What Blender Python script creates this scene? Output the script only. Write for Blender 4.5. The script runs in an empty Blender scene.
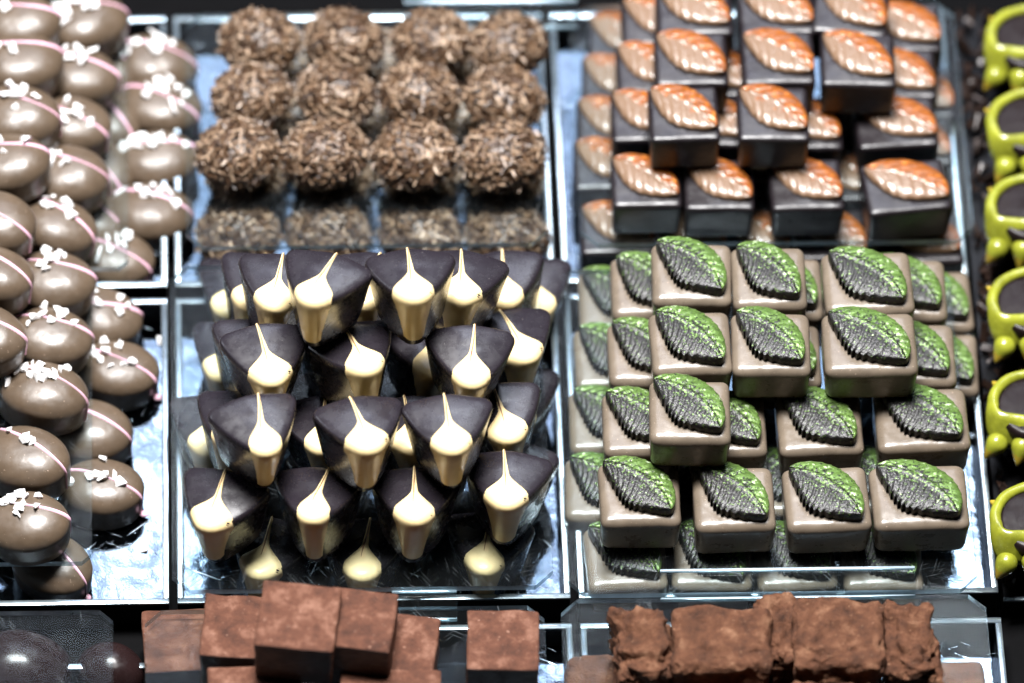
import bpy, bmesh, math, random
from mathutils import Vector, Matrix, noise
from mathutils.bvhtree import BVHTree
R = math.radians
S = 0.01                     # all numbers below are centimetres
rnd = random.Random(7)
sc = bpy.context.scene
col = sc.collection

# ------------------------------------------------------------------ camera
F = 7000.0
PITCH, YAW, ROLL = R(52), R(3.9), R(2.4)
D = 218.75
T = Vector((0, 0, 2))
ground_f = Vector((math.sin(YAW), math.cos(YAW), 0))
fwd = (ground_f * math.cos(PITCH) + Vector((0, 0, -math.sin(PITCH)))).normalized()
right0 = fwd.cross(Vector((0, 0, 1))).normalized()
up0 = right0.cross(fwd)
right = right0 * math.cos(ROLL) + up0 * math.sin(ROLL)
up = right.cross(fwd)
CP = T - fwd * D

def at(px, py, z):
    d = fwd * F + right * (px - 512) - up * (py - 341.5)
    t = (z - CP.z) / d.z
    return CP + d * t

def px_of(p):
    q = Vector(p) - CP
    w = q.dot(fwd)
    return 512 + F * q.dot(right) / w, 341.5 - F * q.dot(up) / w

cam = bpy.data.cameras.new('camera')
cam.sensor_width = 36
cam.lens = F / 1024 * 36
cam.clip_start = 0.05
cam.clip_end = 100
cam.dof.use_dof = True
cam.dof.focus_distance = (at(560, 455, 4.6) - CP).dot(fwd) * S
cam.dof.aperture_fstop = 5.8
cam.dof.aperture_blades = 0
co = bpy.data.objects.new('camera', cam)
col.objects.link(co)
m = Matrix((right, up, -fwd)).transposed().to_4x4()
m.translation = CP * S
co.matrix_world = m
sc.camera = co

# ------------------------------------------------------------------ materials
def new_mat(name):
    mt = bpy.data.materials.new(name)
    mt.use_nodes = True
    return mt, mt.node_tree.nodes, mt.node_tree.links, mt.node_tree.nodes['Principled BSDF']

def ramp(n, stops, interp='LINEAR'):
    r = n.new('ShaderNodeValToRGB')
    r.color_ramp.interpolation = interp
    e = r.color_ramp.elements
    while len(e) < len(stops):
        e.new(0.5)
    for k, (p, c) in enumerate(stops):
        e[k].position = p
        e[k].color = (c[0], c[1], c[2], 1) if not isinstance(c, (int, float)) else (c, c, c, 1)
    return r

def obj_noise(n, l, scale, detail=4, rough=.55, dist=0, rand=True):
    """noise in object space (units of cm), moved per object"""
    tc = n.new('ShaderNodeTexCoord')
    mp = n.new('ShaderNodeMapping')
    mp.inputs['Scale'].default_value = (100, 100, 100)
    l.new(tc.outputs['Object'], mp.inputs['Vector'])
    if rand:
        oi = n.new('ShaderNodeObjectInfo')
        mu = n.new('ShaderNodeMath'); mu.operation = 'MULTIPLY'; mu.inputs[1].default_value = 57
        l.new(oi.outputs['Random'], mu.inputs[0])
        cb = n.new('ShaderNodeCombineXYZ')
        l.new(mu.outputs[0], cb.inputs[0]); l.new(mu.outputs[0], cb.inputs[1])
        l.new(cb.outputs[0], mp.inputs['Location'])
    t = n.new('ShaderNodeTexNoise')
    t.inputs['Scale'].default_value = scale
    t.inputs['Detail'].default_value = detail
    t.inputs['Roughness'].default_value = rough
    t.inputs['Distortion'].default_value = dist
    l.new(mp.outputs[0], t.inputs['Vector'])
    return t

def bump(n, l, src, strength, dist, b, prev=None):
    bp = n.new('ShaderNodeBump')
    bp.inputs['Strength'].default_value = strength
    bp.inputs['Distance'].default_value = dist * S
    l.new(src, bp.inputs['Height'])
    if prev is not None:
        l.new(prev.outputs[0], bp.inputs['Normal'])
    l.new(bp.outputs[0], b.inputs['Normal'])
    return bp

def choc(name, c, rough=.32, spec=.5, speck=None, bumpy=.25, coat=0.0, var=.15):
    mt, n, l, b = new_mat(name)
    t = obj_noise(n, l, 1.6, 5, .6)
    r = ramp(n, [(.3, [v * (1 - var) for v in c]), (.7, [min(1, v * (1 + var)) for v in c])])
    l.new(t.outputs[0], r.inputs[0])
    out = r.outputs[0]
    if speck:
        t2 = obj_noise(n, l, 16, 2, .5)
        r2 = ramp(n, [(.71, 0), (.76, 1)])
        l.new(t2.outputs[0], r2.inputs[0])
        mx = n.new('ShaderNodeMixRGB')
        l.new(r2.outputs[0], mx.inputs[0]); l.new(out, mx.inputs[1]); mx.inputs[2].default_value = (*speck, 1)
        out = mx.outputs[0]
    l.new(out, b.inputs['Base Color'])
    t3 = obj_noise(n, l, 2.5, 6, .65)
    r3 = ramp(n, [(.3, rough * .75), (.7, min(1, rough * 1.35))])
    l.new(t3.outputs[0], r3.inputs[0]); l.new(r3.outputs[0], b.inputs['Roughness'])
    b.inputs['Specular IOR Level'].default_value = spec
    b.inputs['Coat Weight'].default_value = coat
    b.inputs['Coat Roughness'].default_value = .12
    t4 = obj_noise(n, l, 1.1, 2, .5)
    b1 = bump(n, l, t4.outputs[0], bumpy, .25, b)
    t5 = obj_noise(n, l, 14, 4, .6)
    bump(n, l, t5.outputs[0], bumpy * .5, .02, b, b1)
    return mt

M = {}
M['milk'] = choc('milk_chocolate', (.142, .112, .082), .30, .55, (.45, .34, .26))
M['milk_oval'] = choc('milk_chocolate_oval', (.086, .060, .039), .36, .55, (.40, .30, .23))
M['dark'] = choc('dark_chocolate', (.011, .008, .010), .34, .55, (.06, .05, .05), .22)
M['dark_tri'] = choc('dark_chocolate_shell', (.015, .012, .016), .26, .62, (.10, .09, .09), .05)
M['dark_gloss'] = choc('glossy_dark_chocolate', (.014, .007, .007), .26, .25, None, .15, 0)
M['dark_rib'] = choc('ribbed_dark_chocolate', (.010, .006, .006), .35, .15)
M['cream'] = choc('cream_chocolate', (.80, .63, .33), .33, .5, (.62, .43, .18), .15, 0, .06)
M['streak'] = choc('cocoa_streak', (.22, .10, .05), .4)
M['pink'] = choc('pink_icing', (.74, .44, .55), .35, .5, None, .3, 0, .08)
M['sugar'] = choc('white_sugar', (.86, .85, .84), .5, .4, None, .5, 0, .03)
M['lime'] = choc('lime_icing', (.23, .245, .022), .25, .5, (.5, .5, .12), .25, .2, .3)
M['gold'] = choc('gold_tipped_icing', (.30, .22, .022), .25, .5, (.5, .2, .04), .35, .3, .3)

def leaf_mat(name, base, dust, back_amt, front_amt, grain, rough, coat=0, glint=None, metal=0):
    mt, n, l, b = new_mat(name)
    uv = n.new('ShaderNodeUVMap')
    sp = n.new('ShaderNodeSeparateXYZ'); l.new(uv.outputs[0], sp.inputs[0])
    big = obj_noise(n, l, 1.2, 3, .6)
    ad = n.new('ShaderNodeMath'); ad.operation = 'MULTIPLY_ADD'
    l.new(big.outputs[0], ad.inputs[0]); ad.inputs[1].default_value = .35; l.new(sp.outputs[1], ad.inputs[2])
    rr = ramp(n, [(.42, front_amt), (1.0, back_amt)])
    l.new(ad.outputs[0], rr.inputs[0])
    fine = obj_noise(n, l, grain, 2, .7)
    sm = n.new('ShaderNodeMath'); sm.operation = 'SUBTRACT'
    l.new(rr.outputs[0], sm.inputs[0]); l.new(fine.outputs[0], sm.inputs[1])
    r2 = ramp(n, [(.0, 0), (.10, 1)])
    l.new(sm.outputs[0], r2.inputs[0])
    mid = obj_noise(n, l, 5, 4, .6)
    rd = ramp(n, [(.35, [v * .6 for v in dust]), (.6, dust), (.72, glint or dust)])
    l.new(mid.outputs[0], rd.inputs[0])
    mx = n.new('ShaderNodeMixRGB')
    l.new(r2.outputs[0], mx.inputs[0]); mx.inputs[1].default_value = (*base, 1); l.new(rd.outputs[0], mx.inputs[2])
    l.new(mx.outputs[0], b.inputs['Base Color'])
    b.inputs['Roughness'].default_value = rough
    b.inputs['Specular IOR Level'].default_value = .3
    mm = n.new('ShaderNodeMath'); mm.operation = 'MULTIPLY'; mm.inputs[1].default_value = metal
    l.new(r2.outputs[0], mm.inputs[0]); l.new(mm.outputs[0], b.inputs['Metallic'])
    b.inputs['Coat Weight'].default_value = coat
    b.inputs['Coat Roughness'].default_value = .1
    bump(n, l, fine.outputs[0], .6, .035, b)
    return mt
M['leaf_green'] = leaf_mat('green_dusted_leaf', (.011, .010, .010), (.115, .20, .046), .66, .405, 12, .34, 0, (.62, .72, .50), .25)
M['leaf_copper'] = leaf_mat('copper_dusted_leaf', (.16, .095, .055), (.25, .072, .010), .92, .25, 4, .36, .25, (.72, .28, .06))

def cocoa(name, c1, c2, c3, bs):
    mt, n, l, b = new_mat(name)
    t = obj_noise(n, l, 1.5, 8, .68)
    r = ramp(n, [(.3, c1), (.52, c2), (.72, c3)])
    l.new(t.outputs[0], r.inputs[0]); 
    t2 = obj_noise(n, l, 7, 3, .5)
    r2 = ramp(n, [(.66, 0), (.76, .7)])
    l.new(t2.outputs[0], r2.inputs[0])
    mx = n.new('ShaderNodeMixRGB'); l.new(r2.outputs[0], mx.inputs[0]); l.new(r.outputs[0], mx.inputs[1])
    mx.inputs[2].default_value = (min(1, c3[0] * 1.35), c3[1] * 1.5, c3[2] * 1.6, 1)
    l.new(mx.outputs[0], b.inputs['Base Color'])
    b.inputs['Roughness'].default_value = .75
    b.inputs['Specular IOR Level'].default_value = .3
    t3 = obj_noise(n, l, 6, 6, .7)
    b1 = bump(n, l, t3.outputs[0], bs, .12, b)
    t4 = obj_noise(n, l, 40, 3, .6)
    bump(n, l, t4.outputs[0], bs, .02, b, b1)
    return mt
M['cocoa'] = cocoa('cocoa_powder', (.038, .014, .008), (.105, .039, .021), (.24, .12, .08), .7)
M['cocoa_rough'] = cocoa('rough_cocoa_powder', (.03, .011, .005), (.11, .042, .019), (.24, .12, .066), 1.0)
M['shaded_front'] = choc('shaded_cocoa_front', (.022, .012, .011), .5, .4, None, .5)

def flake_mat():
    mt, n, l, b = new_mat('chocolate_flakes')
    g = n.new('ShaderNodeNewGeometry')
    r = ramp(n, [(0, (.018, .009, .005)), (.4, (.062, .032, .017)), (.70, (.17, .10, .055)), (1, (.46, .34, .24))])
    l.new(g.outputs['Random Per Island'], r.inputs[0])
    l.new(r.outputs[0], b.inputs['Base Color'])
    b.inputs['Roughness'].default_value = .35
    t = obj_noise(n, l, 12, 3, .6)
    bump(n, l, t.outputs[0], .4, .05, b)
    return mt
M['flake'] = flake_mat()
M['core'] = choc('truffle_core', (.05, .025, .014), .5)

def scratch_mask(n, l, scale, thr, world=True):
    """thin scratches at several angles -> 0..1"""
    tc = n.new('ShaderNodeTexCoord')
    last = None
    for a, sx in ((20, 1), (75, 1.3), (-38, .8), (-64, 1.1), (48, .9), (-12, 1.2)):
        m0 = n.new('ShaderNodeMapping')
        m0.inputs['Rotation'].default_value = (0, 0, R(a))
        l.new(tc.outputs['Object'], m0.inputs['Vector'])
        mp = n.new('ShaderNodeMapping')
        mp.inputs['Scale'].default_value = (scale * 60 * sx, scale * 1.8, scale)
        mp.inputs['Location'].default_value = (a * .37, a * .11, 0)
        l.new(m0.outputs[0], mp.inputs['Vector'])
        t = n.new('ShaderNodeTexNoise'); t.inputs['Scale'].default_value = 1; t.inputs['Detail'].default_value = 3
        t.inputs['Distortion'].default_value = .3
        l.new(mp.outputs[0], t.inputs['Vector'])
        r = ramp(n, [(thr, 0), (thr + .05, 1)])
        l.new(t.outputs[0], r.inputs[0])
        if last is None:
            last = r.outputs[0]
        else:
            mx = n.new('ShaderNodeMath'); mx.operation = 'MAXIMUM'
            l.new(last, mx.inputs[0]); l.new(r.outputs[0], mx.inputs[1]); last = mx.outputs[0]
    return last

def metal_floor():
    mt, n, l, b = new_mat('brushed_silver_floor')
    s = scratch_mask(n, l, 30, .69)
    b.inputs['Metallic'].default_value = 1
    mx = n.new('ShaderNodeMixRGB'); l.new(s, mx.inputs[0])
    mx.inputs[1].default_value = (.115, .15, .19, 1); mx.inputs[2].default_value = (.34, .40, .46, 1)
    l.new(mx.outputs[0], b.inputs['Base Color'])
    t = obj_noise(n, l, .35, 5, .6)
    r = ramp(n, [(.3, .03), (.7, .09)])
    l.new(t.outputs[0], r.inputs[0]); 
    ad = n.new('ShaderNodeMath'); ad.operation = 'MULTIPLY_ADD'
    l.new(s, ad.inputs[0]); ad.inputs[1].default_value = .3; l.new(r.outputs[0], ad.inputs[2])
    l.new(ad.outputs[0], b.inputs['Roughness'])
    t2 = obj_noise(n, l, .28, 3, .5)
    b1 = bump(n, l, t2.outputs[0], .3, .3, b)
    t3 = obj_noise(n, l, 3.5, 4, .6)
    b2 = bump(n, l, t3.outputs[0], .25, .02, b, b1)
    bump(n, l, s, .4, .01, b, b2)
    return mt
M['silver'] = metal_floor()

def clear_mat():
    mt, n, l, b = new_mat('clear_acrylic')
    n.remove(b)
    out = n['Material Output']
    tr = n.new('ShaderNodeBsdfTransparent'); tr.inputs[0].default_value = (.95, .98, .985, 1)
    gl = n.new('ShaderNodeBsdfGlossy'); gl.inputs['Roughness'].default_value = .06
    gl.inputs['Color'].default_value = (.92, .97, 1, 1)
    fr = n.new('ShaderNodeFresnel'); fr.inputs[0].default_value = 1.10
    t = obj_noise(n, l, .35, 3, .5)
    bp = n.new('ShaderNodeBump'); bp.inputs['Strength'].default_value = .12; bp.inputs['Distance'].default_value = .25 * S
    l.new(t.outputs[0], bp.inputs['Height']); l.new(bp.outputs[0], gl.inputs['Normal'])
    m1 = n.new('ShaderNodeMixShader')
    l.new(fr.outputs[0], m1.inputs[0]); l.new(tr.outputs[0], m1.inputs[1]); l.new(gl.outputs[0], m1.inputs[2])
    df = n.new('ShaderNodeBsdfDiffuse'); df.inputs[0].default_value = (.72, .80, .86, 1)
    s = scratch_mask(n, l, 34, .685)
    ma = n.new('ShaderNodeMath'); ma.operation = 'MULTIPLY_ADD'
    l.new(s, ma.inputs[0]); ma.inputs[1].default_value = .08; ma.inputs[2].default_value = .002
    m2 = n.new('ShaderNodeMixShader')
    l.new(ma.outputs[0], m2.inputs[0]); l.new(m1.outputs[0], m2.inputs[1]); l.new(df.outputs[0], m2.inputs[2])
    l.new(m2.outputs[0], out.inputs[0])
    return mt
M['clear'] = clear_mat()

def edge_mat():
    mt, n, l, b = new_mat('polished_acrylic_edge')
    b.inputs['Base Color'].default_value = (.62, .76, .86, 1)
    b.inputs['Roughness'].default_value = .22
    b.inputs['Metallic'].default_value = .35
    t = obj_noise(n, l, .6, 4, .7)
    r = ramp(n, [(.35, .45), (.7, .95)])
    l.new(t.outputs[0], r.inputs[0])
    tr = n.new('ShaderNodeBsdfTransparent'); tr.inputs[0].default_value = (.8, .92, .95, 1)
    mx = n.new('ShaderNodeMixShader')
    l.new(r.outputs[0], mx.inputs[0]); l.new(tr.outputs[0], mx.inputs[1]); l.new(b.outputs[0], mx.inputs[2])
    l.new(mx.outputs[0], n['Material Output'].inputs[0])
    return mt
M['edge'] = edge_mat()

def simple(name, c, rough, spec=.5, metal=0):
    mt, n, l, b = new_mat(name)
    t = obj_noise(n, l, 2, 4, .6, 0, False)
    r = ramp(n, [(.3, [v * .8 for v in c]), (.7, [v * 1.2 for v in c])])
    l.new(t.outputs[0], r.inputs[0]); l.new(r.outputs[0], b.inputs['Base Color'])
    b.inputs['Roughness'].default_value = rough
    b.inputs['Specular IOR Level'].default_value = spec
    b.inputs['Metallic'].default_value = metal
    return mt
M['black'] = simple('black_counter', (.0014, .0014, .0017), .7, .05)
M['wall'] = simple('black_tray_wall', (.002, .002, .0025), .3, .15)
M['rim'] = simple('polished_rim', (.50, .60, .66), .22, .5, .9)
M['crumb'] = choc('cocoa_crumbs', (.018, .009, .006), .4)

# ------------------------------------------------------------------ helpers
def link(name, me, parent=None, loc=None, rot=None):
    o = bpy.data.objects.new(name, me)
    col.objects.link(o)
    if parent is not None:
        o.parent = parent
    if loc is not None:
        o.location = Vector(loc) * S
    if rot is not None:
        o.rotation_euler = rot
    return o

def thing(name, label, cat, loc, rz=0, group=None, rx=0, ry=0, scale=1):
    o = bpy.data.objects.new(name, None)
    o.empty_display_size = .005
    col.objects.link(o)
    o.location = Vector(loc) * S
    o.rotation_euler = (rx, ry, rz)
    o.scale = (scale,) * 3 if not isinstance(scale, tuple) else scale
    o['label'] = label; o['category'] = cat
    if group:
        o['group'] = group
    return o

def tag(o, label=None, cat=None, group=None, kind=None):
    if label: o['label'] = label
    if cat: o['category'] = cat
    if group: o['group'] = group
    if kind: o['kind'] = kind
    return o

def finish(bm, name, mats, smooth=True, angle=None):
    bmesh.ops.recalc_face_normals(bm, faces=bm.faces)
    for v in bm.verts:
        v.co *= S
    me = bpy.data.meshes.new(name)
    bm.to_mesh(me); bm.free()
    for k in (mats if isinstance(mats, (list, tuple)) else [mats]):
        me.materials.append(M[k])
    for p in me.polygons:
        p.use_smooth = smooth
    if smooth and angle:
        me.set_sharp_from_angle(angle=R(angle))
    return me

def rounded_box(w, d, h, r, taper=.0, seg=4, sub=10, dome=0.0, wob=0.0, seed=0):
    """grid-subdivided box, corners rounded by projecting on an inner box; z from 0 to h"""
    bm = bmesh.new()
    bmesh.ops.create_cube(bm, size=2)
    bmesh.ops.subdivide_edges(bm, edges=bm.edges[:], cuts=sub, use_grid_fill=True)
    hx, hy, hz = w / 2, d / 2, h / 2
    for v in bm.verts:
        def warp(c, hh):
            # denser near the edges so that the rounding is smooth
            k = abs(c) ** .6
            return math.copysign(k * hh, c)
        p = Vector((warp(v.co.x, hx), warp(v.co.y, hy), warp(v.co.z, hz)))
        q = Vector((max(-hx + r, min(hx - r, p.x)), max(-hy + r, min(hy - r, p.y)), max(-hz + r, min(hz - r, p.z))))
        e = p - q
        if e.length > 1e-6:
            p = q + e.normalized() * min(r, e.length if e.length < r else r)
            n_out = sum(1 for a, hh in ((v.co.x, 1), (v.co.y, 1), (v.co.z, 1)) if abs(a) > .999)
            p = q + e.normalized() * r if n_out else p
        k = 1 - taper * (.5 - p.z / h)
        p.x *= k; p.y *= k
        if p.z > 0 and dome:
            p.z += dome * max(0, 1 - (p.x / hx) ** 2) * max(0, 1 - (p.y / hy) ** 2)
        p.z += hz
        if wob:
            nv = noise.noise_vector(p * .9 + Vector((seed * 7.1, 0, 0)))
            p += nv * wob
            if p.z < .02: p.z = 0.0
        v.co = p
    return bm

def bvh_of(bm):
    bmesh.ops.recalc_face_normals(bm, faces=bm.faces)
    bm.normal_update()
    return BVHTree.FromBMesh(bm)

def strip_mesh(bvh, rows, prof, lift, name, mat, uvs=False):
    """rows: list of (origin fn, direction, half width, lateral vector); a ribbon hugging the surface"""
    bm = bmesh.new()
    grid = []
    n = len(prof)
    for org, dr, hw, lat in rows:
        line = []
        for j in range(n):
            t = -1 + 2 * j / (n - 1)
            o = org + lat * (t * hw)
            hit, nor, _, _ = bvh.ray_cast(o, dr, 20)
            if hit is None:
                line = None; break
            if nor.dot(dr) < 0: nor = -nor
            line.append(bm.verts.new(hit + nor * (lift * prof[j] - (.03 if j in (0, n - 1) else 0))))
        if line: grid.append(line)
    for a, b in zip(grid, grid[1:]):
        for j in range(n - 1):
            bm.faces.new((a[j], a[j + 1], b[j + 1], b[j]))
    return finish(bm, name, mat)

# ------------------------------------------------------------------ praline meshes
# --- leaf squares
def leaf_bm(tip, ctrl, stem, wf, wb, top, thick, serr, teeth, vein, nu=96, nv=24, curl=0.0, skew=1.3):
    bm = bmesh.new()
    uvl = bm.loops.layers.uv.new('UVMap')
    tip, ctrl, stem = Vector(tip), Vector(ctrl), Vector(stem)
    grid = []; uvd = {}
    for i in range(nu + 1):
        u = i / nu
        m_ = tip * (1 - u) ** 2 + ctrl * 2 * u * (1 - u) + stem * u * u
        tg = ((ctrl - tip) * (1 - u) + (stem - ctrl) * u).normalized()
        nrm = Vector((-tg.y, tg.x))        # towards the back right
        env = max(0.0, math.sin(math.pi * u ** .92)) ** .62 * (1 - .12 * u)
        env = max(env, .05 if u < .99 else .03)
        env_f = max(.04, max(0.0, math.sin(math.pi * u ** skew)) ** .62 * (1 - .05 * u))
        saw = (u * teeth) % 1
        line = []
        for j in range(nv + 1):
            v = -1 + 2 * j / nv
            w = (wf * env_f if v < 0 else wb * env)
            sr = 1 + serr * (saw - .5) * (abs(v) ** 5) * (1.0 if v < 0 else .45) * (1 if .06 < u < .94 else 0)
            p = m_ + nrm * (v * w * sr)
            av = abs(v)
            ph = (u * teeth - av * (1.9 if v < 0 else 1.5)) * 2 * math.pi
            z = top + thick + .10 * (1 - v * v) * env
            z += vein * (abs(math.sin(ph / 2)) - .5) * min(1, av * 5) * (1 - .5 * av) * min(1, env * 1.6)
            z += vein * .9 * math.exp(-(v / .07) ** 2) - vein * .3 * math.exp(-((av - .14) / .06) ** 2)
            z -= .05 * av ** 8
            z += curl * (v * abs(v)) * env
            vert = bm.verts.new((p.x, p.y, z)); uvd[vert] = (u, v * .5 + .5)
            line.append(vert)
        grid.append(line)
    for a, b in zip(grid, grid[1:]):
        for j in range(nv):
            bm.faces.new((a[j], a[j + 1], b[j + 1], b[j]))
    # side wall
    loop = grid[0] + [g[-1] for g in grid[1:]] + grid[-1][-2::-1] + [g[0] for g in grid[-2:0:-1]]
    prev = loop
    for kz, gr in ((.5, 1.0), (0, .985)):
        low = []
        cx = sum(v.co.x for v in loop) / len(loop); cy = sum(v.co.y for v in loop) / len(loop)
        for v in loop:
            nv_ = bm.verts.new((cx + (v.co.x - cx) * gr, cy + (v.co.y - cy) * gr, top - .03 + (v.co.z - top) * kz))
            uvd[nv_] = (uvd[v][0], uvd[v][1] * .25)
            low.append(nv_)
        for k in range(len(loop)):
            k2 = (k + 1) % len(loop)
            bm.faces.new((prev[k], prev[k2], low[k2], low[k]))
        prev = low
    for f in bm.faces:
        for lp in f.loops:
            lp[uvl].uv = uvd[lp.vert]
    return bm

SQ_H = 1.5
ME = {}
ME['sq_milk'] = [finish(rounded_box(2.5, 2.4, SQ_H, .27, .07, sub=14, dome=.04, wob=.03, seed=k), 'milk_square', 'milk') for k in range(3)]
ME['sq_dark'] = [finish(rounded_box(2.2, 2.2, SQ_H, .14, .05, sub=14, dome=.03, wob=.025, seed=k + 5), 'dark_square', 'dark') for k in range(3)]
ME['leaf_g'] = [finish(leaf_bm((-1.10 + .03 * k, .90), (.46 - .06 * k, .42), (.88, -.92 - .02 * k), 1.03 + .02 * k, .68, SQ_H, .38, .11, 11, .034, skew=1.12), 'leaf', 'leaf_green', True, 50) for k in range(3)]
ME['leaf_o'] = [finish(leaf_bm((-1.0, .76 + .04 * k), (.38 - .08 * k, .34), (.95, -.74),   .86, .68 - .03 * k, SQ_H, .22, .05, 6, .04, curl=.05, skew=1.05), 'leaf', 'leaf_copper', True, 50) for k in range(3)]

# --- shield pralines
TRI_H = 2.15
def shield_bm(seed=0):
    """rounded triangle with bulging sides; tip towards -y; tapers downwards"""
    cr, side = .30, 2.85
    A = Vector((-1.30, .86)); B = Vector((1.30, .86)); C_ = Vector((0, -1.22))
    pts = []
    def arc(c, a0, a1, r, n):
        for k in range(n):
            a = a0 + (a1 - a0) * k / (n - 1)
            pts.append(Vector((c.x + r * math.cos(a), c.y + r * math.sin(a))))
    def bulge(p, q, amt, n):
        d = q - p; nr = Vector((d.y, -d.x)).normalized()
        for k in range(1, n):
            t = k / n
            pts.append(p + d * t + nr * (amt * 4 * t * (1 - t)))
    # counter-clockwise starting at the tip
    def corner(c, mid, half, r, n=9):
        s0 = len(pts)
        arc(c, mid - half, mid + half, r, n)
    corner(C_ + Vector((0, .50)), R(-90), R(60), .50)
    e = pts[-1].copy()
    cB = B + Vector((-.28, -.26)); st = cB + Vector((math.cos(R(-22)), math.sin(R(-22)))) * .28
    bulge(e, st, .08, 9)
    arc(cB, R(-22), R(95), .28, 9)
    e = pts[-1].copy()
    cA = A + Vector((.28, -.26)); st = cA + Vector((math.cos(R(85)), math.sin(R(85)))) * .28
    bulge(e, st, .10, 9)
    arc(cA, R(85), R(202), .28, 9)
    e = pts[-1].copy()
    bulge(e, pts[0].copy(), .08, 9)
    bm = bmesh.new()
    rings = []
    lev = [(0, .70), (.06, .725), (.3, .775), (.7, .85), (1.2, .93), (1.55, .985), (1.70, 1.0), (1.79, .995), (1.855, .975), (1.885, .945), (1.90, .90), (1.915, .75), (1.925, .5), (1.93, .25)]
    for z, k in lev:
        ring = []
        for p in pts:
            q = p * k
            q3 = Vector((q.x, q.y, z + .25 * min(1, z / 1.2)))
            if z > 1.6:
                q3.z += .18 * (1 - abs(q.x) / 1.3) - .08   # faint ridge down the middle
            nv = noise.noise_vector(q3 * .8 + Vector((seed * 5.3, 0, 0)))
            q3 += nv * .015 * (0 if z == 0 else 1)
            ring.append(bm.verts.new(q3))
        rings.append(ring)
    n = len(pts)
    for a, b in zip(rings, rings[1:]):
        for k in range(n):
            bm.faces.new((a[k], a[(k + 1) % n], b[(k + 1) % n], b[k]))
    c = bm.verts.new((0, 0, rings[-1][0].co.z))
    for k in range(n):
        bm.faces.new((rings[-1][k], rings[-1][(k + 1) % n], c))
    bm.faces.new(rings[0][::-1])
    return bm

ME['shield'] = []; ME['drop'] = []; ME['streak'] = []
for k, (bend, wmax, wcol) in enumerate(((.10, .66, .57), (-.14, .78, .66), (.22, .55, .47), (-.05, .71, .60))):
    bm = shield_bm(k)
    bv = bvh_of(bm)
    prof = [0, .55, .85, .97, 1, 1, .97, .85, .55, 0]
    rows = []; srows = []
    N = 60
    for i in range(N + 1):
        s = i / N
        ph = R(-74 + s * 216)            # 0 = straight up, 90 = towards the tip
        org = Vector((0, -.15, 1.25))
        dr = Vector((0, -math.sin(ph), math.cos(ph)))
        a = math.degrees(ph)
        if a < -10:
            hw = .03 + .07 * max(0, (a + 74) / 64) ** 2
        elif a < 36:
            t = (a + 10) / 46; hw = .10 + (wmax - .10) * (3 * t * t - 2 * t ** 3) ** 1.05
        elif a < 56:
            t = (a - 36) / 20; hw = wmax + (wcol - wmax) * t * t
        else:
            t = min(1, (a - 56) / 84); hw = wcol * (1 - .42 * t)
        off = bend * max(0, (20 - a) / 94) ** 1.3 * 1.8
        o2 = org + Vector((off, 0, 0))
        if a < 150:
            rows.append((o2, dr, hw, Vector((1, 0, 0))))
        if -50 < a < 22:
            srows.append((o2 + Vector((.02 - .07 * (a + 50) / 72, 0, 0)), dr, .012 + .022 * math.sin(math.pi * (a + 50) / 72), Vector((1, 0, 0))))
    ME['drop'].append(strip_mesh(bv, rows, prof, .045, 'cream_droplet', 'cream'))
    ME['streak'].append(strip_mesh(bv, srows, [.7, 1, 1, .7], .060, 'cocoa_streak', 'streak'))
    ME['shield'].append(finish(bm, 'shield', 'dark_tri', True, 60))

# --- ovals
OV_H = 1.43
def oval_bm(seed, rx, ry, pr=None, seg=48):
    pr = pr or [(.92, 0), (.955, .05), (.975, .4), (.995, .78), (1.0, .86), (.985, .95), (.945, 1.05), (.87, 1.155), (.755, 1.25), (.60, 1.335), (.42, 1.395), (.22, 1.43), (.06, 1.44)]
    bm = bmesh.new(); rings = []
    for r, z in pr:
        ring = []
        for k in range(seg):
            a = 2 * math.pi * k / seg
            p = Vector((r * rx * math.cos(a), r * ry * math.sin(a), z))
            nv = noise.noise_vector(p * .7 + Vector((seed * 3.7, 1, 0)))
            p += nv * .05 * (0 if z == 0 else 1)
            ring.append(bm.verts.new(p))
        rings.append(ring)
    for a, b in zip(rings, rings[1:]):
        for k in range(seg):
            bm.faces.new((a[k], a[(k + 1) % seg], b[(k + 1) % seg], b[k]))
    bm.faces.new(rings[0][::-1]); bm.faces.new(rings[-1])
    return bm
OV = []
for k, (yo, slope) in enumerate(((.25, -.25), (.05, -.35), (.35, -.1), (.15, .2), (.3, -.42))):
    bm = oval_bm(k, 1.36, 1.08)
    bv = bvh_of(bm)
    rows = []
    for i in range(41):
        s = i / 40
        ph = R(-112 + 224 * s)
        w = .055 + .025 * math.sin(7 * s + k)
        org = Vector((0, yo + .05 * math.sin(5 * s + k), .62))
        dr = Vector((math.sin(ph), slope * math.sin(ph) * .9, math.cos(ph))).normalized()
        rows.append((org, dr, w, Vector((0, 1, 0))))
    st = strip_mesh(bv, rows, [0, .7, 1, 1, .7, 0], .05, 'pink_stripe', 'pink')
    OV.append((bv, finish(bm, 'oval', 'milk_oval', True, 60), st, yo, slope))
def chip_me(k):
    bm = bmesh.new(); rr = random.Random(k + 90)
    for i in range(11):
        bm.verts.new((rr.uniform(-1, 1) * rr.uniform(.09, .17), rr.uniform(-1, 1) * rr.uniform(.07, .13), rr.uniform(0, .13)))
    bmesh.ops.convex_hull(bm, input=bm.verts[:])
    for v in [v for v in bm.verts if not v.link_faces]: bm.verts.remove(v)
    return finish(bm, 'sugar_chip', 'sugar', False)
CHIP = [chip_me(k) for k in range(6)]
def blob_me():
    bm = bmesh.new(); bmesh.ops.create_uvsphere(bm, u_segments=14, v_segments=9, radius=.12)
    for v in bm.verts: v.co.z *= .7; v.co.x *= 1.3
    return finish(bm, 'pink_blob', 'pink')
BLOB = blob_me()

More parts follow.
